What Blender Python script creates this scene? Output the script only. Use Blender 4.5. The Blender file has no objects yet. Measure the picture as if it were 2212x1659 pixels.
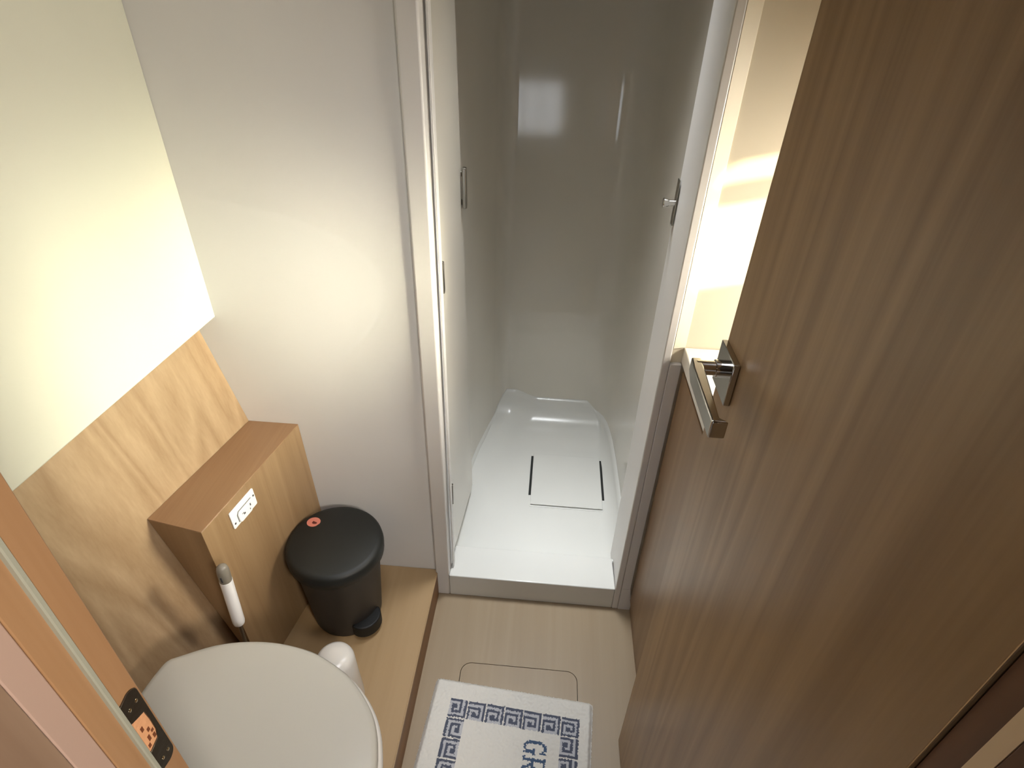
import bpy, bmesh, math, random
from mathutils import Vector, Matrix, noise
random.seed(4)
scene = bpy.context.scene
COL = scene.collection
R = math.radians

# ---------------------------------------------------------------- camera, world, lights, exposure
cam_d = bpy.data.cameras.new('camera'); cam = bpy.data.objects.new('camera', cam_d); COL.objects.link(cam)
cam_d.sensor_fit = 'HORIZONTAL'; cam_d.sensor_width = 36.0
cam_d.lens = 36.0 * 1240.0 / 2212.0
cam_d.clip_start = 0.01; cam_d.clip_end = 50
# rows: world X, Y, Z of the camera's own right / up / back axes
MW = ((0.99648, -0.06699, 0.05034), (0.07905, 0.55833, -0.82584), (0.02722, 0.82690, 0.56166))
cam.matrix_world = Matrix.Translation((0, 0, 1.45)) @ Matrix(MW).to_4x4()
scene.camera = cam

world = bpy.data.worlds.new('world'); scene.world = world; world.use_nodes = True
bg = world.node_tree.nodes['Background']; bg.inputs[0].default_value = (0.75, 0.85, 1.0, 1); bg.inputs[1].default_value = 0.6

def area(name, loc, direction, sx, sy, power, color, spread=180):
    l = bpy.data.lights.new(name, 'AREA'); l.shape = 'RECTANGLE'; l.size = sx; l.size_y = sy
    l.energy = power; l.color = color; l.spread = R(spread)
    o = bpy.data.objects.new(name, l); COL.objects.link(o); o.location = loc
    o.rotation_euler = Vector(direction).to_track_quat('-Z', 'Y').to_euler()
    return o
sun_l = bpy.data.lights.new('sun', 'SUN'); sun_l.energy = 12.0; sun_l.angle = R(1.2); sun_l.color = (1.0, 0.88, 0.55)
sun = bpy.data.objects.new('sun', sun_l); COL.objects.link(sun)
sun.rotation_euler = Vector((-0.55, 0.335, -0.13)).to_track_quat('-Z', 'Y').to_euler(); sun.location = (2, 0, 2)
# daylight entering by the porthole over the worktop, then two added fills
area('window_daylight', (0.83, 0.80, 1.26), (-1.0, 0.0, -0.62), 0.34, 0.26, 5.0, (1.0, 0.93, 0.80), 112)
area('liner_patch_fill', (0.82, 0.80, 1.26), (-1.44, 0.04, -0.40), 0.30, 0.20, 1.1, (1.0, 0.97, 0.74), 34)  # added narrow beam that makes the bright patch on the cream liner
area('wall_patch_fill', (0.86, 0.44, 1.27), (-1.70, 0.60, -0.42), 0.20, 0.20, 1.0, (1.0, 0.94, 0.68), 26)
# roof hatch over the shower, then an added fill over the toilet room
area('shower_hatch_daylight', (0.05, 1.25, 1.88), (0, -0.04, -1), 0.22, 0.22, 2.2, (0.95, 0.98, 1.0), 52)
area('room_top_fill', (-0.18, 0.60, 1.90), (0, 0, -1), 0.30, 0.30, 1.3, (0.88, 0.92, 1.0), 76)  # added overhead fill for general brightness, no hatch is built here
# passage ceiling lamp behind the viewer
area('passage_lamp', (0.52, -0.42, 1.60), (-1.0, 0.90, -1.05), 0.20, 0.20, 6.5, (1.0, 0.92, 0.82), 120)

scene.view_settings.view_transform = 'Standard'; scene.view_settings.look = 'None'
scene.view_settings.gamma = 1.0; scene.view_settings.use_curve_mapping = False
scene.view_settings.exposure = 0.0

# ---------------------------------------------------------------- materials
def srgb(r, g, b):
    f = lambda c: (c/255/12.92) if c/255 <= 0.04045 else ((c/255+0.055)/1.055)**2.4
    return (f(r), f(g), f(b), 1)
def mat(name, col, rough=0.5, metal=0.0, spec=0.5, coat=0.0, bump=0.0, bscale=200.0):
    m = bpy.data.materials.new(name); m.use_nodes = True; nt = m.node_tree; b = nt.nodes['Principled BSDF']
    b.inputs['Base Color'].default_value = col; b.inputs['Roughness'].default_value = rough
    b.inputs['Metallic'].default_value = metal; b.inputs['Specular IOR Level'].default_value = spec
    b.inputs['Coat Weight'].default_value = coat; b.inputs['Coat Roughness'].default_value = 0.08
    tc = nt.nodes.new('ShaderNodeTexCoord'); n = nt.nodes.new('ShaderNodeTexNoise'); n.inputs['Scale'].default_value = bscale
    n.inputs['Detail'].default_value = 3
    nt.links.new(tc.outputs['Object'], n.inputs['Vector'])
    # faint colour unevenness, so no surface is perfectly flat
    mx = nt.nodes.new('ShaderNodeMix'); mx.data_type = 'RGBA'
    mx.inputs[6].default_value = tuple(c*0.96 for c in col[:3]) + (1,); mx.inputs[7].default_value = tuple(min(1, c*1.03) for c in col[:3]) + (1,)
    n2 = nt.nodes.new('ShaderNodeTexNoise'); n2.inputs['Scale'].default_value = 5; nt.links.new(tc.outputs['Object'], n2.inputs['Vector'])
    nt.links.new(n2.outputs['Fac'], mx.inputs[0]); nt.links.new(mx.outputs[2], b.inputs['Base Color'])
    if bump:
        bp = nt.nodes.new('ShaderNodeBump'); bp.inputs['Strength'].default_value = bump; bp.inputs['Distance'].default_value = 0.001
        nt.links.new(n.outputs['Fac'], bp.inputs['Height']); nt.links.new(bp.outputs['Normal'], b.inputs['Normal'])
    return m
def wood(name, light, dark, axis=2, rough=0.42, seed=0.0, contrast=1.0):
    """oak laminate with its grain along the given axis"""
    m = bpy.data.materials.new(name); m.use_nodes = True; nt = m.node_tree; N = nt.nodes.new; L = nt.links.new
    b = nt.nodes['Principled BSDF']; b.inputs['Roughness'].default_value = rough
    tc = N('ShaderNodeTexCoord'); mp = N('ShaderNodeMapping'); L(tc.outputs['Object'], mp.inputs['Vector'])
    sc = [1.0, 1.0, 1.0]; sc[axis] = 0.035
    mp.inputs['Scale'].default_value = sc; mp.inputs['Location'].default_value = (seed, seed*1.7, seed*0.6)
    def nz(scale, detail, dist=0.0):
        n = N('ShaderNodeTexNoise'); n.inputs['Scale'].default_value = scale; n.inputs['Detail'].default_value = detail
        n.inputs['Distortion'].default_value = dist; L(mp.outputs['Vector'], n.inputs['Vector']); return n
    n1 = nz(6, 2, 0.5); n2 = nz(42, 4, 0.2); n3 = nz(220, 3)
    # long growth rings: a triangle wave over a warped field
    rg = N('ShaderNodeMath'); rg.operation = 'MULTIPLY'; rg.inputs[1].default_value = 9.0; L(n1.outputs['Fac'], rg.inputs[0])
    pg = N('ShaderNodeMath'); pg.operation = 'PINGPONG'; pg.inputs[1].default_value = 0.5; L(rg.outputs[0], pg.inputs[0])
    a = N('ShaderNodeMath'); a.operation = 'MULTIPLY'; a.inputs[1].default_value = 0.45; L(pg.outputs[0], a.inputs[0])
    c = N('ShaderNodeMath'); c.operation = 'MULTIPLY_ADD'; c.inputs[1].default_value = 0.42; L(n2.outputs['Fac'], c.inputs[0]); L(a.outputs[0], c.inputs[2])
    d = N('ShaderNodeMath'); d.operation = 'MULTIPLY_ADD'; d.inputs[1].default_value = 0.25; L(n3.outputs['Fac'], d.inputs[0]); L(c.outputs[0], d.inputs[2])
    cr = N('ShaderNodeValToRGB'); e = cr.color_ramp.elements
    e[0].position = 0.50 - 0.26/contrast; e[0].color = dark; e[1].position = 0.50 + 0.26/contrast; e[1].color = light
    L(d.outputs[0], cr.inputs[0]); L(cr.outputs[0], b.inputs['Base Color'])
    bp = N('ShaderNodeBump'); bp.inputs['Strength'].default_value = 0.12; bp.inputs['Distance'].default_value = 0.0006
    L(d.outputs[0], bp.inputs['Height']); L(bp.outputs['Normal'], b.inputs['Normal'])
    return m
OAK_L, OAK_D = srgb(178, 153, 122), srgb(148, 121, 91)
M = dict(
    liner=mat('cream_liner_paint', srgb(224, 224, 206), 0.42, bump=0.05, bscale=350),
    wallw=mat('white_wall_laminate', srgb(228, 227, 226), 0.38),
    gel=mat('shower_gelcoat', srgb(218, 213, 202), 0.09, spec=0.5),
    tray=mat('shower_tray_gelcoat', srgb(220, 220, 215), 0.22),
    frame=mat('shower_frame_white', srgb(222, 219, 216), 0.34),
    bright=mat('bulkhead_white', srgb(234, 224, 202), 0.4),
    counter=mat('white_worktop', srgb(232, 226, 216), 0.3),
    floorw=wood('floor_oak_laminate', srgb(154, 137, 112), srgb(142, 123, 97), axis=1, rough=0.38, seed=3, contrast=0.7),
    platw=wood('platform_oak_laminate', srgb(170, 143, 106), srgb(156, 128, 90), axis=1, rough=0.4, seed=7, contrast=0.7),
    edge=wood('platform_edge_oak', srgb(140, 98, 54), srgb(112, 74, 38), axis=1, rough=0.5, seed=1),
    panel=wood('wall_oak_laminate', OAK_L, OAK_D, axis=2, seed=5, contrast=1.2),
    box=wood('box_oak_laminate', srgb(164, 136, 102), srgb(138, 110, 78), axis=2, seed=11),
    boxtop=wood('box_top_shaded_oak', srgb(156, 124, 92), srgb(132, 98, 70), axis=1, seed=12),  # same oak darkened, the shade on the box top is put into the colour
    door=wood('door_oak_laminate', srgb(161, 130, 92), srgb(129, 99, 64), axis=2, rough=0.36, seed=17, contrast=1.25),
    cab=wood('vanity_oak_laminate', srgb(146, 118, 88), srgb(122, 95, 68), axis=2, seed=21),
    jamb=wood('varnished_jamb', srgb(186, 146, 108), srgb(162, 120, 82), axis=2, rough=0.32, seed=9),
    jambp=mat('pale_jamb_face', srgb(192, 162, 146), 0.5),
    jambg=wood('passage_laminate', srgb(160, 134, 112), srgb(136, 110, 90), axis=2, seed=30),
    dark=wood('dark_hinge_jamb', srgb(112, 72, 44), srgb(86, 54, 32), axis=2, seed=31),
    stripe=mat('pale_seal', srgb(230, 202, 166), 0.5),
    gasket=mat('grey_rubber_seal', srgb(168, 167, 150), 0.6, bump=0.3, bscale=300),
    chrome=mat('chrome', srgb(200, 198, 194), 0.12, metal=1.0),
    steel=mat('brushed_steel', srgb(150, 146, 138), 0.3, metal=1.0),
    strike=mat('dark_bronze_plate', srgb(96, 88, 76), 0.34, metal=0.9, bump=0.4, bscale=120),
    screw=mat('bright_brass_screw', srgb(230, 215, 180), 0.15, metal=1.0),
    mortise=mat('splintered_raw_wood', srgb(230, 170, 124), 0.8, bump=1.0, bscale=180),
    mortised=mat('mortise_shadow_wood', srgb(120, 66, 36), 0.9),
    ceramic=mat('toilet_white', srgb(218, 214, 208), 0.24),
    lid=mat('toilet_lid_white', srgb(186, 183, 174), 0.35),
    plastic=mat('white_plastic', srgb(244, 244, 246), 0.35),
    plgrey=mat('grey_plastic', srgb(128, 122, 112), 0.3),
    groove=mat('grey_groove', srgb(110, 112, 110), 0.6),
    mark=mat('dark_marking', srgb(60, 60, 66), 0.6),
    binb=mat('charcoal_plastic', srgb(46, 42, 39), 0.5),
    binl=mat('black_plastic_lid', srgb(22, 24, 22), 0.5),
    pedal=mat('black_rubber_pedal', srgb(8, 8, 8), 0.6),
    sticker=mat('salmon_sticker', srgb(214, 130, 112), 0.4),
    stickd=mat('sticker_print', srgb(96, 40, 36), 0.4),
    terry=mat('white_terry', srgb(216, 213, 206), 0.95, spec=0.1, bump=1.0, bscale=900),
    terryk=mat('slate_blue_terry', srgb(84, 89, 104), 0.95, spec=0.1, bump=1.0, bscale=900),
    terryg=mat('pale_blue_grey_terry', srgb(182, 183, 188), 0.95, spec=0.1, bump=1.0, bscale=900),
    terryt=mat('blue_print_terry', srgb(74, 92, 118), 0.95, spec=0.1, bump=1.0, bscale=900),
    black=mat('gap_black', srgb(34, 36, 34), 0.8),
    subfloor=mat('dark_bilge', srgb(70, 48, 26), 0.9),
    ceil=mat('ceiling_beige', srgb(150, 143, 132), 0.6),
    water=mat('blind_white', srgb(236, 232, 222), 0.6),
)
def emis(name, col, s):
    m = bpy.data.materials.new(name); m.use_nodes = True; nt = m.node_tree; nt.nodes.remove(nt.nodes['Principled BSDF'])
    e = nt.nodes.new('ShaderNodeEmission'); e.inputs[0].default_value = col; e.inputs[1].default_value = s
    nt.links.new(e.outputs[0], nt.nodes['Material Output'].inputs[0]); return m
M['sky'] = emis('lit_window_pane', srgb(235, 240, 245), 6.0)
def glass(name):
    m = bpy.data.materials.new(name); m.use_nodes = True; nt = m.node_tree; nt.nodes.remove(nt.nodes['Principled BSDF'])
    t = nt.nodes.new('ShaderNodeBsdfTransparent'); t.inputs[0].default_value = (0.96, 0.97, 0.96, 1)
    g = nt.nodes.new('ShaderNodeBsdfGlossy'); g.inputs['Roughness'].default_value = 0.02
    f = nt.nodes.new('ShaderNodeFresnel'); x = nt.nodes.new('ShaderNodeMixShader')
    nt.links.new(f.outputs[0], x.inputs[0]); nt.links.new(t.outputs[0], x.inputs[1]); nt.links.new(g.outputs[0], x.inputs[2])
    nt.links.new(x.outputs[0], nt.nodes['Material Output'].inputs[0]); return m
M['glass'] = glass('window_glass')

# ---------------------------------------------------------------- mesh helpers
class MB:
    """collects solids given in world metres and links them as one mesh object"""
    def __init__(s): s.bm = bmesh.new()
    def box(s, x0, x1, y0, y1, z0, z1, mi=0):
        v = [s.bm.verts.new(p) for p in ((x0,y0,z0),(x1,y0,z0),(x1,y1,z0),(x0,y1,z0),(x0,y0,z1),(x1,y0,z1),(x1,y1,z1),(x0,y1,z1))]
        for f in ((0,3,2,1),(4,5,6,7),(0,1,5,4),(1,2,6,5),(2,3,7,6),(3,0,4,7)):
            s.bm.faces.new([v[i] for i in f]).material_index = mi
        return s
    def hexa(s, bottom, top, mi=0):
        """prism between two equal-length rings of 3D points"""
        a = [s.bm.verts.new(p) for p in bottom]; b = [s.bm.verts.new(p) for p in top]; n = len(a)
        fs = [s.bm.faces.new(a[::-1]), s.bm.faces.new(b)]
        fs += [s.bm.faces.new((a[i], a[(i+1) % n], b[(i+1) % n], b[i])) for i in range(n)]
        for f in fs: f.material_index = mi
        return s
    def prism(s, pts, z0, z1, mi=0):
        return s.hexa([(x, y, z0) for x, y in pts], [(x, y, z1) for x, y in pts], mi)
    def loft(s, rings, cap0=True, cap1=True):
        vs = [[s.bm.verts.new(p) for p in r] for r in rings]; n = len(rings[0])
        for a, b in zip(vs, vs[1:]):
            for i in range(n): s.bm.faces.new((a[i], a[(i+1) % n], b[(i+1) % n], b[i]))
        if cap0: s.bm.faces.new(vs[0][::-1])
        if cap1: s.bm.faces.new(vs[-1])
        return s
    def lathe(s, cx, cy, prof, n=48, cap0=True, cap1=True):
        return s.loft([[(cx+r*math.cos(2*math.pi*i/n), cy+r*math.sin(2*math.pi*i/n), z) for i in range(n)] for r, z in prof], cap0, cap1)
    def tube(s, path, r, n=16):
        path = [Vector(p) for p in path]; rings = []
        for i, p in enumerate(path):
            t = (path[min(i+1, len(path)-1)] - path[max(i-1, 0)]).normalized()
            u = t.cross(Vector((0.3, 0.9, 0.31))).normalized(); w = t.cross(u)
            rr = r[i] if isinstance(r, (list, tuple)) else r
            rings.append([p + (u*math.cos(2*math.pi*k/n) + w*math.sin(2*math.pi*k/n))*rr for k in range(n)])
        return s.loft(rings)
    def build(s, name, m, parent=None, bevel=0.0, seg=2, smooth=False, angle=35):
        bmesh.ops.recalc_face_normals(s.bm, faces=s.bm.faces)
        off = parent_origin(parent)
        for v in s.bm.verts: v.co -= off
        me = bpy.data.meshes.new(name); s.bm.to_mesh(me); s.bm.free()
        for mm in (m if isinstance(m, (list, tuple)) else [m]): me.materials.append(mm)
        o = bpy.data.objects.new(name, me); COL.objects.link(o)
        if parent is not None: o.parent = parent
        if bevel:
            b = o.modifiers.new('bevel', 'BEVEL'); b.width = bevel; b.segments = seg; b.limit_method = 'ANGLE'; b.angle_limit = R(30)
        if smooth or bevel:
            for p in me.polygons: p.use_smooth = True
            try: me.set_sharp_from_angle(angle=R(angle))
            except Exception: pass
        return o
def parent_origin(p):
    v = Vector((0, 0, 0))
    while p is not None:
        v += p.location; p = p.parent
    return v
def empty(name, loc, label=None, cat=None, kind=None):
    o = bpy.data.objects.new(name, None); o.empty_display_size = 0.05; COL.objects.link(o); o.location = loc
    return tag(o, label, cat, kind)
def tag(o, label=None, cat=None, kind=None):
    if label: o['label'] = label
    if cat: o['category'] = cat
    if kind: o['kind'] = kind
    return o
def struct(o, label, cat='wall'): return tag(o, label, cat, 'structure')
def offset_path(path, d):
    """polyline moved sideways by d (to the left of its direction)"""
    out = []
    for i, p in enumerate(path):
        a = Vector(path[max(i-1, 0)]); b = Vector(path[min(i+1, len(path)-1)]); t = (b-a).normalized()
        out.append((p[0]-t.y*d, p[1]+t.x*d))
    return out
def smooth01(t): t = max(0.0, min(1.0, t)); return t*t*(3-2*t)

ZC = 1.95          # ceiling height
YW = 1.024         # front plane of the shower frame
HP = 0.0945        # top of the toilet platform

# ---------------------------------------------------------------- floor with its cut-out hatch
def rrect(x0, x1, y0, y1, r, n=8):
    pts = []
    for cx, cy, a0 in ((x1-r, y1-r, 0), (x0+r, y1-r, 90), (x0+r, y0+r, 180), (x1-r, y0+r, 270)):
        for k in range(n+1):
            a = R(a0 + 90*k/n); pts.append((cx + r*math.cos(a), cy + r*math.sin(a)))
    return pts
def plate_with_hole(outer, inner, z0, z1):
    bm = bmesh.new()
    for z in (z0, z1):
        vo = [bm.verts.new((x, y, z)) for x, y in outer]; vi = [bm.verts.new((x, y, z)) for x, y in inner]
        e = [bm.edges.new((v[i], v[(i+1) % len(v)])) for v in (vo, vi) for i in range(len(v))]
        bmesh.ops.triangle_fill(bm, edges=e, use_beauty=True)
        if z == z0: lo, li = vo, vi
    for a, b in ((lo, vo), (li, vi)):
        for i in range(len(a)): bm.faces.new((a[i], a[(i+1) % len(a)], b[(i+1) % len(a)], b[i]))
    return bm
HX0, HX1, HY0, HY1 = -0.158, 0.144, 0.42, 0.826
m = MB(); m.bm.free()
m.bm = plate_with_hole([(-0.80, -1.7), (0.95, -1.7), (0.95, 1.03), (-0.80, 1.03)], rrect(HX0, HX1, HY0, HY1, 0.028), -0.02, 0.0)
struct(m.build('floor', M['floorw']), 'oak laminate floor running up to the white shower sill', 'floor')
hatch = empty('floor_hatch', (-0.007, 0.62, -0.02), 'round-cornered oak hatch panel set flush in the floor, mostly under the white mat', 'hatch')
MB().prism(rrect(HX0+0.0016, HX1-0.0016, HY0+0.0016, HY1-0.0016, 0.0265), -0.02, 0.0).build('panel', M['floorw'], hatch)
struct(MB().box(-0.8, 0.95, -1.7, 1.03, -0.06, -0.0205).build('floor_underside', M['subfloor']), 'dark underfloor showing only in the hatch gap', 'floor')

# raised platform that carries the toilet and bin
p = MB().box(-0.80, -0.2575, 0.20, 1.035, 0.0, HP).build('platform', M['platw'], bevel=0.001)
struct(p, 'raised oak laminate platform under toilet and bin', 'platform')
MB().box(-0.2575, -0.2555, 0.20, 1.022, 0.0, HP-0.006).build('edge_strip', M['edge'], p)
MB().box(-0.2575, -0.2552, 0.20, 1.022, HP-0.006, HP+0.0004).build('edge_trim', M['platw'], p)

# ---------------------------------------------------------------- bulkheads
path = [(-0.80, 1.036), (-0.50, 1.036), (-0.36, 1.036), (-0.26, 1.036)]
struct(MB().box(-0.85, -0.2601, 1.036, 1.066, 0.0, ZC).build('wall_back', M['wallw']), 'white bulkhead behind bin and wooden cistern box')
struct(MB().box(0.262, 0.95, 1.036, 1.066, 0.0, ZC).build('wall_right_of_shower', M['bright']), 'sunlit white bulkhead above worktop right of shower')
# upper cream liner panel on the left, standing proud of the oak lining
struct(MB().prism([(-0.698, 1.0355), (-0.7195, 0.195), (-0.745, 0.195), (-0.7235, 1.0355)], 0.867, ZC).build('wall_left', M['liner'], bevel=0.002),
       'cream liner panel on the left above the oak lining')
# leaning oak lining: x = -.693 -.1656*(1.024-y) + .217*(.589-z)
def hx(y, z): return -0.693 - 0.1656*(1.024-y) + 0.217*(0.589-z)
def hring(z, d=0.0): return [(hx(1.0355, z)+d, 1.0355, z), (hx(0.20, z)+d, 0.20, z), (hx(0.20, z)-0.018+d, 0.20, z), (hx(1.0355, z)-0.018+d, 1.0355, z)]
struct(MB().hexa(hring(HP+0.0005), hring(0.90)).build('wall_left_lower', M['panel']), 'leaning oak laminate lining behind toilet')
struct(MB().box(-1.05, -1.02, -1.7, 2.0, 0.0, ZC).build('wall_hull_left', M['ceil']), 'outer hull side on the left')

# right hull side with its porthole over the worktop
WY0, WY1, WZ0, WZ1 = 0.63, 0.985, 1.13, 1.375
bmw = plate_with_hole([(0.10, 0.0), (1.036, 0.0), (1.036, ZC), (0.10, ZC)], rrect(WY0, WY1, WZ0, WZ1, 0.04), 0.90, 0.93)
for v in bmw.verts: v.co = Vector((v.co.z, v.co.x, v.co.y))
m = MB(); m.bm.free(); m.bm = bmw
struct(m.build('wall_right', M['bright']), 'white hull side above the worktop')
w = empty('window_1', (0.915, (WY0+WY1)/2, (WZ0+WZ1)/2)); struct(w, 'rounded porthole over the worktop letting in the sun', 'window')
def ring_obj(name, x0, x1, outer, inner, m_, parent):
    b = plate_with_hole(outer, inner, x0, x1)
    for v in b.verts: v.co = Vector((v.co.z, v.co.x, v.co.y))
    q = MB(); q.bm.free(); q.bm = b; return q.build(name, m_, parent)
ring_obj('window_frame', 0.892, 0.905, rrect(WY0-0.02, WY1+0.02, WZ0-0.02, WZ1+0.02, 0.05), rrect(WY0+0.004, WY1-0.004, WZ0+0.004, WZ1-0.004, 0.036), M['frame'], w)
MB().box(0.914, 0.918, WY0, WY1, WZ0, WZ1).build('pane', M['glass'], w)
MB().box(0.905, 0.912, WY0, WY1, 1.297, 1.334).build('glazing_bar', M['frame'], w)

# ceiling and passage shell
struct(MB().box(-1.05, 0.98, -1.7, 1.95, ZC, ZC+0.03).build('ceiling', M['ceil']), 'beige ceiling over bathroom and passage', 'ceiling')
struct(MB().box(0.95, 0.98, -1.7, 0.10, 0.0, ZC).build('wall_passage_right', M['cab']), 'oak passage wall right of the viewer')
bmw = plate_with_hole([(-1.05, 0.0), (0.98, 0.0), (0.98, ZC), (-1.05, ZC)], rrect(-0.34, 0.02, 0.46, 0.86, 0.05), 1.60, 1.63)
for v in bmw.verts: v.co = Vector((v.co.x, -v.co.z, v.co.y))
m = MB(); m.bm.free(); m.bm = bmw
struct(m.build('wall_passage_back', M['cab']), 'oak passage wall behind the viewer')
w2 = empty('window_2', (-0.16, -1.615, 0.66)); struct(w2, 'bright passage porthole mirrored in the shower wall', 'window')
MB().box(-0.36, 0.04, -1.622, -1.618, 0.44, 0.88).build('pane', M['sky'], w2)
MB().box(-0.17, -0.155, -1.617, -1.60, 0.45, 0.87).build('glazing_bar', M['frame'], w2)

# doorway bulkhead pieces either side of the opening, and the header
struct(MB().box(-1.02, -0.31, 0.128, 0.19, 0.0, ZC).build('wall_front_left', M['jambg']), 'oak doorway bulkhead on the left')
struct(MB().box(0.30, 0.95, 0.10, 0.16, 0.0, ZC).build('wall_front_right', M['dark']), 'oak doorway bulkhead on the right')
struct(MB().box(-0.31, 0.30, 0.128, 0.19, 1.87, ZC).build('wall_front_header', M['jambg']), 'oak header over the doorway')

# left door jamb
j = MB().prism([(-0.265, 0.1915), (-0.265, 0.1725), (-0.2675, 0.1720), (-0.2675, 0.1545), (-0.31, 0.1545), (-0.31, 0.1915)], 0.0, 1.87).build('trim_1', M['jamb'], bevel=0.0008)
struct(j, 'varnished orange-brown door jamb at lower left with strike plate', 'door jamb')
MB().prism([(-0.2645, 0.1740), (-0.2635, 0.1735), (-0.2635, 0.1712), (-0.2645, 0.1705), (-0.2680, 0.1705), (-0.2680, 0.1740)], 0.02, 1.86).build('rubber_seal', M['gasket'], j)['label'] = 'pale grey rubber door seal'
struct(MB().prism([(-0.268, 0.1544), (-0.2665, 0.137), (-0.31, 0.137), (-0.31, 0.1544)], 0.0, 1.87).build('trim_2', M['jambp'], bevel=0.001), 'pale pinkish architrave strip at the lower left corner', 'trim')
struct(MB().prism([(-0.2665, 0.1369), (-0.27, 0.10), (-0.34, 0.10), (-0.34, 0.1369)], 0.0, 1.87).build('trim_3', M['jambg'], bevel=0.001), 'brown wood-grain passage trim in the lower left corner', 'trim')
# strike plate on the jamb's inner face (x = -.265): rounded, open towards the seal
def yz_plate(bm_pts, x0, x1):
    return [(x0, y, z) for y, z in bm_pts], [(x1, y, z) for y, z in bm_pts]
sp = []
SY0, SY1, SZ0, SZ1, sr = 0.1738, 0.1892, 0.958, 1.053, 0.0075
for a in range(0, 91, 10): sp.append((SY1-sr+sr*math.cos(R(a)), SZ1-sr+sr*math.sin(R(a))))
sp.append((SY0, SZ1-0.002))
for q in ((SY0, 1.029), (0.1800, 1.026), (0.1850, 1.024), (0.1858, 1.012), (0.1856, 0.998), (0.1835, 0.990), (SY0, 0.988)): sp.append(q)
sp.append((SY0, SZ0+0.002))
for a in range(270, 361, 10): sp.append((SY1-sr+sr*math.cos(R(a)), SZ0+sr+sr*math.sin(R(a))))
a_, b_ = yz_plate(sp, -0.2651, -0.2637)
st = MB().hexa(a_, b_).build('strike_plate', M['strike'], j, bevel=0.0003); st['label'] = 'dark metal strike plate'
MB().box(-0.2652, -0.2647, 0.1738, 0.1862, 0.986, 1.030).build('latch_mortise', M['mortise'], j)['label'] = 'splintered raw wood latch hole'
m = MB()
for y, z, h in ((0.178, 1.013, 0.005), (0.1815, 1.006, 0.004), (0.179, 0.999, 0.006), (0.183, 0.995, 0.005), (0.1765, 0.993, 0.004), (0.1835, 1.001, 0.003)):
    m.box(-0.2647, -0.2645, y-0.0011, y+0.0011, z-h/2, z+h/2)
m.build('splinter_gap', M['mortised'], j)
for y, z in ((0.1845, 1.040), (0.1778, 1.040), (0.1845, 0.969), (0.1785, 0.969)):
    s = MB(); s.loft([[(-0.2637+d, y+r*math.cos(2*math.pi*k/14), z+r*1.3*math.sin(2*math.pi*k/14)) for k in range(14)] for d, r in ((0, 0.0013), (0.0003, 0.0012), (0.0005, 0.0006))])
    s.build('screw', M['screw'], st, smooth=True)

# right (hinge) jamb: dark reveal, pale seal, dark architrave
rj = MB().prism([(0.2465, 0.1800), (0.2465, 0.1640), (0.249, 0.1635), (0.30, 0.1635), (0.30, 0.1800)], 0.0, 1.87).build('trim_4', M['dark'])
struct(rj, 'dark brown hinge-side door jamb in the lower right corner', 'door jamb')
MB().prism([(0.2465, 0.1639), (0.2465, 0.1540), (0.30, 0.1540), (0.30, 0.1639)], 0.0, 1.87).build('pale_strip', M['stripe'], rj)['label'] = 'pale cream strip along the jamb'
struct(MB().prism([(0.2465, 0.1539), (0.250, 0.10), (0.30, 0.10), (0.30, 0.1539)], 0.0, 1.87).build('trim_5', M['dark'], bevel=0.001), 'dark architrave beside the pale strip at lower right', 'trim')

# ---------------------------------------------------------------- open wooden door
DX0, DY0, DX1, DY1, DT = 0.2375, 0.668, 0.2435, 0.181, 0.030
door = empty('door_1', (DX1, DY1, 0.006)); struct(door, 'open oak laminate bathroom door filling the right of view', 'door')
MB().prism([(DX0, DY0), (DX1, DY1), (DX1+DT, DY1), (DX0+DT, DY0)], 0.006, 1.86).build('leaf', M['door'], door, bevel=0.0012)
hd = bpy.data.objects.new('door_handle', None); COL.objects.link(hd); hd.parent = door
hd.location = Vector((0.2375, 0.637, 1.055)) - door.location; hd.empty_display_size = 0.03
MB().box(0.2300, 0.2380, 0.603, 0.6675, 1.028, 1.088).build('backplate', M['chrome'], hd, bevel=0.001)
m = MB(); m.tube([(0.2305, 0.637, 1.062), (0.222, 0.637, 1.062), (0.2195, 0.637, 1.062), (0.2190, 0.637, 1.062), (0.196, 0.637, 1.062)], [0.0115, 0.0115, 0.0115, 0.0095, 0.0095], 24)
m.build('neck', M['chrome'], hd, smooth=True)
m = MB()
def lev(y, x0, x1, z0, z1): return [(x0, y, z0), (x1, y, z0), (x1, y, z1), (x0, y, z1)]
m.loft([lev(0.648, 0.191, 0.203, 1.051, 1.070), lev(0.62, 0.188, 0.202, 1.048, 1.072), lev(0.54, 0.188, 0.199, 1.048, 1.072), lev(0.518, 0.188, 0.198, 1.048, 1.072), lev(0.510, 0.188, 0.207, 1.048, 1.072)])
m.build('lever', M['chrome'], hd, bevel=0.002, seg=3)

# ---------------------------------------------------------------- vanity seen behind the door
van = empty('vanity_cabinet', (0.60, 0.62, 0.0), 'oak vanity cabinet under white worktop, mostly hidden behind the open door', 'cabinet')
MB().box(0.296, 0.895, 0.20, 1.0355, 0.0, 0.828).build('body', M['cab'], van, bevel=0.001)
MB().box(0.290, 0.2958, 0.56, 1.020, 0.05, 0.815).build('door', M['cab'], van, bevel=0.001)
m = MB().box(0.286, 0.898, 0.20, 1.0355, 0.829, 0.864)
tag(m.build('worktop', M['counter'], bevel=0.002), 'white worktop corner beside the shower frame, behind the door handle', 'worktop')

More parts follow.
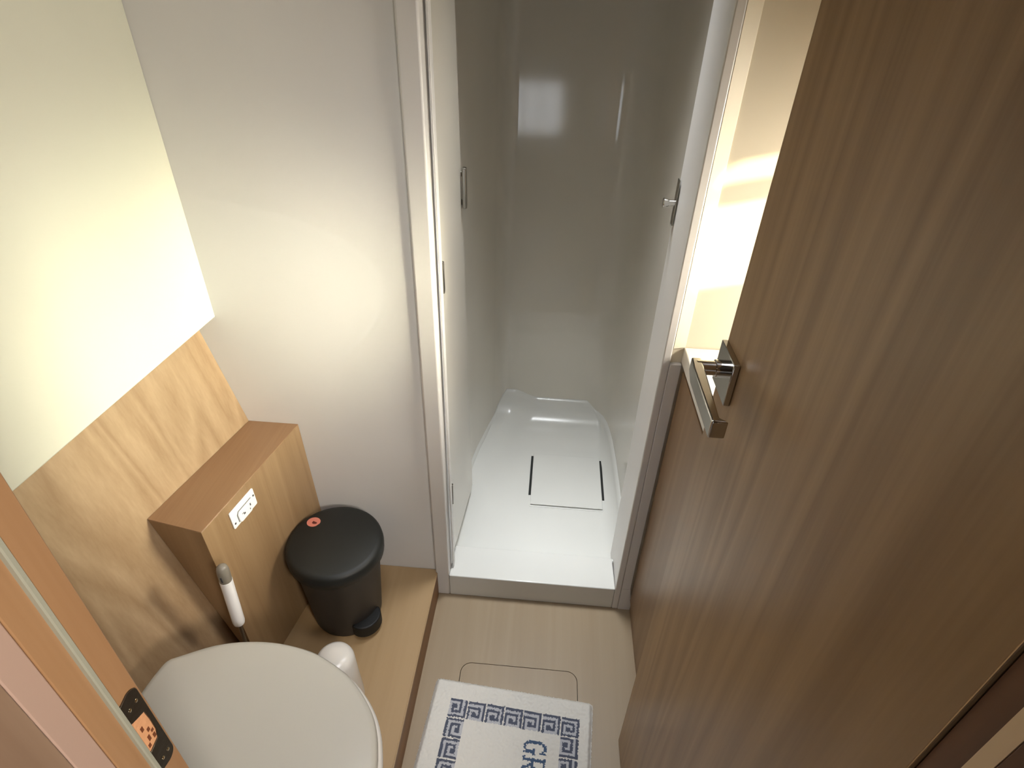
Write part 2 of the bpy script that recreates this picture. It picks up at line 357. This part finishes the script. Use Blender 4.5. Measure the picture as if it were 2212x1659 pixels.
# ---------------------------------------------------------------- shower enclosure
def arc(cx, cy, r, a0, a1, n): return [(cx+r*math.cos(R(a0+(a1-a0)*k/n)), cy+r*math.sin(R(a0+(a1-a0)*k/n))) for k in range(n+1)]
wp = [(-0.243, 1.101), (-0.240, 1.30), (-0.232, 1.46), (-0.226, 1.53), (-0.216, 1.60), (-0.196, 1.70), (-0.177, 1.79), (-0.166, 1.825), (-0.152, 1.846), (-0.132, 1.856), (-0.120, 1.857), (-0.110, 1.857)]
wp += [(0.05, 1.857), (0.165, 1.857), (0.172, 1.857)]
wp += [(0.190, 1.855), (0.212, 1.848), (0.233, 1.832), (0.250, 1.806), (0.262, 1.770), (0.270, 1.725), (0.277, 1.66), (0.282, 1.56), (0.285, 1.42), (0.286, 1.195)]
wo = offset_path(wp, 0.012)
m = MB(); rings = []
for z in (0.005, ZC):
    rings.append([(x, y, z) for x, y in wp] + [(x, y, z) for x, y in wo[::-1]])
m.loft(rings)
o = m.build('wall_shower', M['gel'], smooth=True, angle=50)
struct(o, 'glossy off-white moulded shower wall with rounded corners')
# tray: height field following the wall outline
def inside_x(y):
    def at(side):
        best = None
        for (x0, y0), (x1, y1) in zip(wp, wp[1:]):
            if min(y0, y1) <= y <= max(y0, y1) and y0 != y1:
                x = x0 + (x1-x0)*(y-y0)/(y1-y0)
                if side < 0 and x < 0.05: best = x
                if side > 0 and x > 0.05: best = x
        return best
    a, b = at(-1), at(1)
    return (-0.243 if a is None else a), (0.285 if b is None else b)
def tray_z(x, y, xl, xr):
    z = 0.030
    # sloping shoulder left of the fold running (-.214,1.27) -> (-.085,1.655)
    fx = -0.214 + (y-1.27)*0.335
    d = fx - x
    z += 0.030*smooth01((d+0.012)/0.10)*smooth01((y-1.22)/0.12)
    z = z + 0.012*smooth01((y-1.665)/0.12)
    t = max(0.0, (y-1.745)/0.112); z += 0.11*(1-math.sqrt(max(0.0, 1-t*t)))
    z = max(z, 0.030 + 0.05*(1-math.sqrt(max(0.0, 1-max(0.0, 1-(x-xl)/0.045)**2)))); z = max(z, 0.030 + 0.07*(1-math.sqrt(max(0.0, 1-max(0.0, 1-(xr-x)/0.055)**2))))
    z = max(z, 0.030 + 0.043*smooth01(1-(y-1.142)/0.014))
    return z
m = MB(); NX, NY = 70, 90; grid = []
for jy in range(NY+1):
    y = 1.13 + (1.8555-1.13)*jy/NY
    xl, xr = inside_x(y)
    row = []
    for ix in range(NX+1):
        x = xl + (xr-xl)*ix/NX; row.append(m.bm.verts.new((x, y, tray_z(x, y, xl, xr))))
    grid.append(row)
for a, b in zip(grid, grid[1:]):
    for i in range(NX): m.bm.faces.new((a[i], a[i+1], b[i+1], b[i]))
o = m.build('floor_shower_tray', M['tray'], smooth=True, angle=60)
sd = o.modifiers.new('thick', 'SOLIDIFY'); sd.thickness = 0.01; sd.offset = 1
struct(o, 'white moulded shower tray with sloping shoulder at the left', 'shower tray')
# drain cover
dc = empty('drain_cover', (0.11, 1.50, 0.031), 'square white drain cover plate with a dark slot down each side', 'drain cover')
MB().prism(rrect(-0.014, 0.238, 1.366, 1.632, 0.008), 0.0302, 0.0312).build('recess', M['tray'], dc)
MB().box(-0.009, 0.233, 1.372, 1.628, 0.0345, 0.0375).build('plate', M['tray'], dc, bevel=0.001)
MB().box(-0.006, 0.230, 1.376, 1.624, 0.0313, 0.0343).build('seal', M['black'], dc)
for x in (-0.0175, 0.2335):
    MB().box(x, x+0.008, 1.418, 1.618, 0.0313, 0.0330).build('slot', M['black'], dc)
# frame round the opening
fr = MB().box(-0.2610, -0.2230, YW, 1.100, 0.0, ZC-0.06).build('trim_6', M['frame'], bevel=0.004, seg=3)
struct(fr, 'white shower door frame round the opening', 'shower frame')
MB().hexa([(-0.2228, YW+0.001, 0.0), (0.2448, YW+0.001, 0.0), (0.2448, 1.142, 0.0), (-0.2228, 1.142, 0.0)],
          [(-0.2228, YW+0.001, 0.085), (0.2448, YW+0.001, 0.085), (0.2448, 1.142, 0.074), (-0.2228, 1.142, 0.074)]).build('sill', M['tray'], fr, bevel=0.003, seg=3)
MB().prism([(0.2450, YW), (0.2620, YW), (0.2620, 1.190), (0.2860, 1.196), (0.2485, 1.196)], 0.0, ZC-0.06).build('right_post', M['frame'], fr, bevel=0.003, seg=3)
MB().prism([(0.2622, YW+0.001), (0.2880, 1.0335), (0.2880, 1.0359), (0.2622, 1.0359)], 0.865, ZC).build('filler_strip', M['bright'], fr, bevel=0.0008)
MB().hexa([(0.2621, YW, 0.0), (0.3000, YW, 0.0), (0.3000, 1.0359, 0.0), (0.2621, 1.0359, 0.0)],
          [(0.2621, YW, 0.09), (0.2860, YW, 0.09), (0.2860, 1.0359, 0.09), (0.2621, 1.0359, 0.09)]).build('foot_filler', M['frame'], fr)
MB().box(0.2621, 0.2860, YW, 1.0359, 0.0902, 0.828).build('lower_filler', M['frame'], fr, bevel=0.001)
MB().box(-0.2610, 0.2620, YW, 1.19, ZC-0.0595, ZC-0.001).build('head', M['frame'], fr, bevel=0.003)
MB().box(-0.2170, -0.2140, YW+0.030, YW+0.052, 0.085, ZC-0.07).build('door_stop', M['frame'], fr, bevel=0.001)
# latch keeper on the right post
kp = MB().box(0.2435, 0.2455, 1.172, 1.192, 1.068, 1.158).build('latch_plate', M['steel'], fr, bevel=0.0006)
m = MB(); m.tube([(0.2436, 1.180, 1.112), (0.230, 1.180, 1.112)], 0.006, 18); m.build('latch_pin', M['chrome'], kp, smooth=True)
m = MB(); m.tube([(0.231, 1.180, 1.112), (0.229, 1.180, 1.112), (0.221, 1.180, 1.112), (0.2195, 1.180, 1.112)], [0.0075, 0.0085, 0.0095, 0.0085], 20); m.build('latch_knob', M['chrome'], kp, smooth=True)
# shower door leaf folded back against the left side
sdoor = empty('door_2', (-0.222, 1.104, 0.084)); struct(sdoor, 'white shower door leaf folded back against the left side', 'shower door')
MB().hexa([(-0.2230, 1.106, 0.086), (-0.2060, 1.390, 0.086), (-0.2180, 1.392, 0.086), (-0.2390, 1.108, 0.086)],
          [(-0.2230, 1.106, ZC-0.08), (-0.2110, 1.255, ZC-0.08), (-0.2230, 1.257, ZC-0.08), (-0.2390, 1.108, ZC-0.08)]).build('leaf', M['gel'], sdoor, bevel=0.002)
for z in (0.325, 0.955, 1.60):
    MB().box(-0.2232, -0.2165, 1.1015, 1.1105, z-0.035, z+0.035).build('hinge', M['steel'], sdoor, bevel=0.001)
hh = MB().box(-0.2060, -0.1965, 1.300, 1.316, 1.040, 1.130); hh.box(-0.2115, -0.2061, 1.303, 1.313, 1.048, 1.060); hh.box(-0.2115, -0.2061, 1.303, 1.313, 1.110, 1.122)
hh.build('pull_handle', M['steel'], sdoor, bevel=0.0025, seg=3)['label'] = 'small steel pull handle'

# ---------------------------------------------------------------- oak cistern box
bx = empty('cistern_box', (-0.63, 0.86, HP), 'oak boxed-in ledge in the corner with white control plate', 'boxed ledge')
FX = 0.03   # the front leans this much outwards per metre down
def bring(z, ins=0.0):
    d = (0.588-z)*FX
    return [(-0.5700+d, 1.0355, z), (-0.6240+d, 0.6955, z), (hx(0.7165, z)+0.0008, 0.7165, z), (hx(1.0355, z)+0.0008, 1.0355, z)]
MB().hexa(bring(HP+0.0006), bring(0.5875)).build('body', M['box'], bx, bevel=0.0008)
MB().hexa(bring(0.5877), bring(0.5895)).build('top', M['boxtop'], bx, bevel=0.0006)
# control plate on the box front
A = Vector((-0.57, 1.0355, 0.588)); C = Vector((-0.624, 0.6955, 0.588)); du = (A-C).normalized(); dn = Vector((du.y, -du.x, 0))
def fp(u, z, out): # point on the box front: u metres along from the near corner, z up, out from the face
    return C + du*u + Vector((0, 0, z-0.588)) + dn*out + Vector((1, 0, 0))*(0.588-z)*FX
sw = empty('control_plate', tuple(fp(0.109, 0.544, 0.0)), 'small white toilet control plate with rocker on the oak box front', 'switch')
def uz_prism(pts, o0, o1): return MB().hexa([fp(u, z, o0) for u, z in pts], [fp(u, z, o1) for u, z in pts])
uz_prism(rrect(0.070, 0.148, 0.5215, 0.5665, 0.003), 0.0004, 0.0032).build('plate', M['plastic'], sw, bevel=0.0008)
rk = uz_prism(rrect(0.088, 0.130, 0.5225, 0.550, 0.007), 0.0032, 0.0062).build('rocker', M['plastic'], sw, bevel=0.0015, seg=3)
uz_prism([(0.0862, 0.527), (0.0862, 0.546), (0.092, 0.5525), (0.134, 0.5525), (0.134, 0.5508), (0.093, 0.5508), (0.0876, 0.545), (0.0876, 0.527)], 0.0032, 0.0037).build('groove', M['groove'], sw)
for u, z, w_, h_ in ((0.102, 0.534, 0.005, 0.004), (0.098, 0.539, 0.006, 0.0015), (0.124, 0.538, 0.003, 0.006), (0.121, 0.530, 0.002, 0.004)):
    uz_prism([(u, z), (u+w_, z), (u+w_, z+h_), (u, z+h_)], 0.0062, 0.0064).build('symbol', M['mark'], rk)
for u, z in ((0.0765, 0.533), (0.1430, 0.549)):
    uz_prism([(u+0.0024*math.cos(R(k*24)), z+0.0024*math.sin(R(k*24))) for k in range(15)], 0.0032, 0.0036).build('screw', M['mark'], sw)

# ---------------------------------------------------------------- toilet
TL = HP + 0.400
wc = empty('toilet', (-0.42, 0.362, HP), 'white marine toilet with closed lid, behind the varnished door jamb', 'toilet')
LIDH = [(-0.205, 0.0), (-0.2065, 0.015), (-0.2105, 0.032), (-0.220, 0.060), (-0.235, 0.087), (-0.259, 0.115), (-0.291, 0.142), (-0.329, 0.163), (-0.371, 0.179),
        (-0.430, 0.188), (-0.485, 0.186), (-0.539, 0.174), (-0.594, 0.147), (-0.604, 0.141), (-0.610, 0.130), (-0.616, 0.095), (-0.619, 0.05)]
def catmull(p, n=4):
    out = []; L_ = len(p)
    for i in range(L_):
        a, b, c, d = (Vector(p[(i+k-1) % L_]) for k in range(4))
        for k in range(n):
            t = k/n; out.append(0.5*((2*b) + (c-a)*t + (2*a-5*b+4*c-d)*t*t + (3*b-a-3*c+d)*t*t*t))
    return [(q.x, q.y) for q in out]
LIDP = catmull(LIDH + [(-0.620, 0.0)] + [(x, -y) for x, y in LIDH[:0:-1]])
def lid_outline(ins=0.0):
    kx, ky = 1-ins/0.207, 1-ins/0.188
    return [(-0.412+(x+0.412)*kx, 0.362+y*ky) for x, y in LIDP]
def ringz(ins, z): return [(x, y, z) for x, y in lid_outline(ins)]
m = MB(); m.loft([ringz(0.006, TL-0.017), ringz(0.0015, TL-0.015), ringz(0.0, TL-0.011), ringz(0.0008, TL-0.005), ringz(0.004, TL-0.0012), ringz(0.010, TL), ringz(0.05, TL+0.0015), ringz(0.11, TL+0.0022)])
m.build('lid', M['lid'], wc, smooth=True, angle=60)
m = MB(); m.loft([ringz(0.008, TL-0.038), ringz(-0.002, TL-0.036), ringz(-0.0055, TL-0.030), ringz(-0.0055, TL-0.024), ringz(-0.002, TL-0.0195), ringz(0.006, TL-0.0180)])
m.build('seat', M['ceramic'], wc, smooth=True, angle=60)
def bowl_ring(sx, sy, cx, z, n=48): return [(cx+sx*math.cos(2*math.pi*k/n), 0.362+sy*math.sin(2*math.pi*k/n), z) for k in range(n)]
m = MB(); m.loft([bowl_ring(0.150, 0.100, -0.44, HP+0.0005), bowl_ring(0.148, 0.098, -0.44, HP+0.03), bowl_ring(0.118, 0.080, -0.43, HP+0.10), bowl_ring(0.125, 0.090, -0.42, HP+0.18),
                  bowl_ring(0.165, 0.130, -0.41, HP+0.26), bowl_ring(0.190, 0.163, -0.405, HP+0.33), bowl_ring(0.195, 0.170, -0.405, TL-0.0365)])
m.build('bowl', M['ceramic'], wc, smooth=True, angle=60)
# white pump housing standing beside the bowl, towards the bin
m = MB(); m.lathe(-0.405, 0.663, [(0.046, HP+0.0005), (0.046, HP+0.02), (0.043, HP+0.09), (0.0415, HP+0.150), (0.038, HP+0.160), (0.030, HP+0.166), (0.012, HP+0.168)], 40)
ph = m.build('pump_housing', M['ceramic'], wc, smooth=True, angle=60)
m = MB(); m.tube([(-0.41, 0.63, HP+0.05), (-0.42, 0.56, HP+0.05), (-0.43, 0.45, HP+0.06)], 0.022, 20); m.build('pipe', M['ceramic'], wc, smooth=True)
for y in (0.285, 0.44): MB().box(-0.616, -0.596, y-0.016, y+0.016, TL-0.060, TL-0.036).build('hinge', M['ceramic'], wc, bevel=0.003)

# ---------------------------------------------------------------- toilet brush
tb = empty('toilet_brush', (-0.588, 0.655, HP), 'white-gripped toilet brush with grey end cap, upright between toilet and oak box', 'toilet brush')
def tbp(z): return Vector((-0.588 + (z-0.30)*0.055 if z > 0.30 else -0.588, 0.655, z))
m = MB(); m.lathe(-0.588, 0.655, [(0.034, HP+0.0005), (0.034, HP+0.13), (0.031, HP+0.135)], 32); m.build('holder', M['plastic'], tb, smooth=True)
m = MB(); m.tube([tbp(0.20), tbp(0.30), tbp(0.40)], 0.0038, 12); m.build('rod', M['steel'], tb, smooth=True)
m = MB(); m.tube([tbp(0.366), tbp(0.369), tbp(0.376), tbp(0.45), tbp(0.507)], [0.0085, 0.0108, 0.0118, 0.0118, 0.0118], 24); m.build('grip', M['plastic'], tb, smooth=True)
m = MB(); m.tube([tbp(0.5072), tbp(0.530), tbp(0.538), tbp(0.545), tbp(0.549), tbp(0.5505)], [0.0114, 0.0116, 0.0112, 0.0095, 0.0062, 0.002], 24)
cp = m.build('end_cap', M['plgrey'], tb, smooth=True); cp['label'] = 'grey plastic end cap'
MB().box(-0.5765, -0.5735, 0.6425, 0.6440, 0.515, 0.528).build('hanging_slot', M['mark'], cp)

# ---------------------------------------------------------------- pedal bin
BC = Vector((-0.4685, 0.893)); bang = math.atan2(-0.62, 0.78)   # the pedal points this way
bn = empty('pedal_bin', (BC.x, BC.y, HP), 'round black pedal bin with charcoal body beside the oak box', 'bin')
def bring2(r, z, k=1.05, n=56, c=BC):
    out = []
    for i in range(n):
        a = 2*math.pi*i/n; u = r*k*math.cos(a); v = r*math.sin(a)
        u = u if u > 0 else u*0.96
        out.append((c.x + u*math.cos(bang) - v*math.sin(bang), c.y + u*math.sin(bang) + v*math.cos(bang), z))
    return out
m = MB(); m.loft([bring2(0.083, HP+0.0005), bring2(0.085, HP+0.006), bring2(0.087, HP+0.03), bring2(0.1015, HP+0.235)]); m.build('body', M['binb'], bn, smooth=True)
m = MB(); m.loft([bring2(0.1085, HP+0.226), bring2(0.1125, HP+0.229), bring2(0.1135, HP+0.245), bring2(0.1115, HP+0.257), bring2(0.1065, HP+0.2635), bring2(0.098, HP+0.2655), bring2(0.055, HP+0.268), bring2(0.01, HP+0.269)])
ld = m.build('lid', M['binl'], bn, smooth=True, angle=60); ld['label'] = 'black domed lid'
def bl(u, v): return (BC.x + u*math.cos(bang) - v*math.sin(bang), BC.y + u*math.sin(bang) + v*math.cos(bang))
def bprism(u0, u1, v0, v1, z0, z1): return MB().prism([bl(u0, v0), bl(u1, v0), bl(u1, v1), bl(u0, v1)], z0, z1)
m = MB(); pts = [bl(0.084 + 0.036*math.cos(R(a)) , 0.040*math.sin(R(a))) for a in range(-90, 91, 12)]
m.prism(pts, HP+0.012, HP+0.050); m.build('pedal', M['pedal'], bn, bevel=0.004, seg=3)['label'] = 'black foot pedal'
m = bprism(-0.118, -0.098, -0.04, 0.04, HP+0.20, HP+0.250); m.build('hinge', M['binl'], bn, bevel=0.004)
sc_ = (-0.535, 0.939)
m = MB(); m.prism([(sc_[0]+0.0165*math.cos(R(a)), sc_[1]+0.0150*math.sin(R(a))) for a in range(0, 360, 15)], HP+0.2662, HP+0.2674)
sk = m.build('sticker', M['sticker'], ld); sk['label'] = 'salmon pink sticker'
m = MB(); m.prism([(sc_[0]+0.003+0.0065*math.cos(R(a)), sc_[1]-0.002+0.0042*math.sin(R(a)*1.0)) for a in range(200, 360, 16)] + [(sc_[0]+0.009, sc_[1]-0.001), (sc_[0]-0.002, sc_[1]+0.003)], HP+0.2674, HP+0.2677)
m.build('sticker_print', M['stickd'], sk)

# ---------------------------------------------------------------- bath mat with key border
MWD, MLN, CS = 0.396, 0.60, 0.0018
mo = Vector((-0.2135, 0.7765)); mrot = math.atan2(-0.029, 0.395)
ex = Vector((math.cos(mrot), math.sin(mrot))); ey = Vector((math.sin(mrot), -math.cos(mrot)))   # across, and towards the viewer
KEY = ["11111111", "00000001", "11111101", "10000101", "10110101", "10111101", "10000001"]
GL = {'G': ["001111010", "011000110", "110000010", "110000000", "110000000", "110001111", "110000110", "110000110", "011000110", "001111010"],
      'R': ["111111100", "011000110", "011000011", "011000011", "011000110", "011111100", "011011000", "011001100", "011000110", "111000111"]}
def rot(g, k):
    for _ in range(k % 4): g = ["".join(g[len(g)-1-r][c] for r in range(len(g))) for c in range(len(g[0]))]
    return g
P0, K0, BLK = 0.0490, 0.0485, 0.0455   # border start across, start along, block pitch
NB = 7
def mat_index(a, b):
    """a across from the left edge, b along from the far edge (metres) -> material"""
    i = (a-P0)/BLK; jj = (b-K0)/BLK
    ci, cj = math.floor(i), math.floor(jj)
    if 0 <= ci < NB and 0 <= cj < 11 and (ci in (0, NB-1) or cj in (0, 10)):
        fi, fj = (i-ci)*1.07, (jj-cj)*1.07
        if fi >= 1 or fj >= 1: return 0
        if ci == 0 and cj == 0: g = rot(KEY, 1)
        elif cj == 0: g = KEY
        elif cj == 10: g = rot(KEY, 2)
        elif ci == 0: g = rot(KEY, 3)
        else: g = rot(KEY, 1)
        if ci == NB-1 and cj == 0: g = KEY[:6] + ["10000001", "11111111"]
        c, r = int(fi*len(g[0])), int(fj*len(g))
        return 1 if g[r][c] == '1' else 2
    # text block: letter tops point to the right, reading towards the viewer
    u = (0.2925 - a)/0.0052; v = (b-0.113)/0.0034
    if 0 <= u < 10:
        li = int(v // 10)
        if v >= 0 and li < 2:
            vv = v - li*10
            if vv < 9 and GL['GR'[li]][int(u)][int(vv)] == '1': return 3
    return 0
m = MB(); nx, ny = int(MWD/CS), int(MLN/CS); rows = []
for jy in range(ny+1):
    row = []
    for ix in range(nx+1):
        a, b = ix*CS, jy*CS
        ea = min(a, MWD-a); eb = min(b, MLN-b); rr = 0.012
        aa, bb = a, b
        if ea < rr and eb < rr:   # rounded corners
            dx, dy = rr-ea, rr-eb; dd = max(dx, dy)
            k = dd/math.hypot(dx, dy) if math.hypot(dx, dy) > 0 else 1
            sa = 1 if a < MWD/2 else -1; sb = 1 if b < MLN/2 else -1
            aa = (rr if sa > 0 else MWD-rr) - sa*dx*k; bb = (rr if sb > 0 else MLN-rr) - sb*dy*k
        e = min(ea, eb)
        h = 0.0025 + 0.0095*smooth01(e/0.010) + 0.0016*noise.noise(Vector((a*170, b*170, 0))) + 0.0022*noise.noise(Vector((a*30, b*30, 5)))
        wob = 0.0016*noise.noise(Vector((a*260, b*260, 9)))*(1 if e < 0.004 else 0.35)
        q = mo + ex*(aa+wob) + ey*(bb+wob)
        row.append(m.bm.verts.new((q.x, q.y, h if e > 0 else 0.0006)))
    rows.append(row)
for jy in range(ny):
    for ix in range(nx):
        f = m.bm.faces.new((rows[jy][ix], rows[jy+1][ix], rows[jy+1][ix+1], rows[jy][ix+1]))
        a_ = (ix+0.5)*CS + 0.0016*noise.noise(Vector((ix*0.55, jy*0.55, 1))); b_ = (jy+0.5)*CS + 0.0016*noise.noise(Vector((ix*0.55, jy*0.55, 7)))
        f.material_index = mat_index(a_, b_)
# mesh is kept in place, with the object's origin at the mat's middle
mc = mo + ex*MWD/2 + ey*MLN/2
for v in m.bm.verts: v.co -= Vector((mc.x, mc.y, 0.0))
o = m.build('bath_mat', [M['terry'], M['terryk'], M['terryg'], M['terryt']], smooth=True, angle=80)
o.location = (mc.x, mc.y, 0.0002)
tag(o, 'white terry bath mat with blue-grey key border on the oak floor', 'mat')
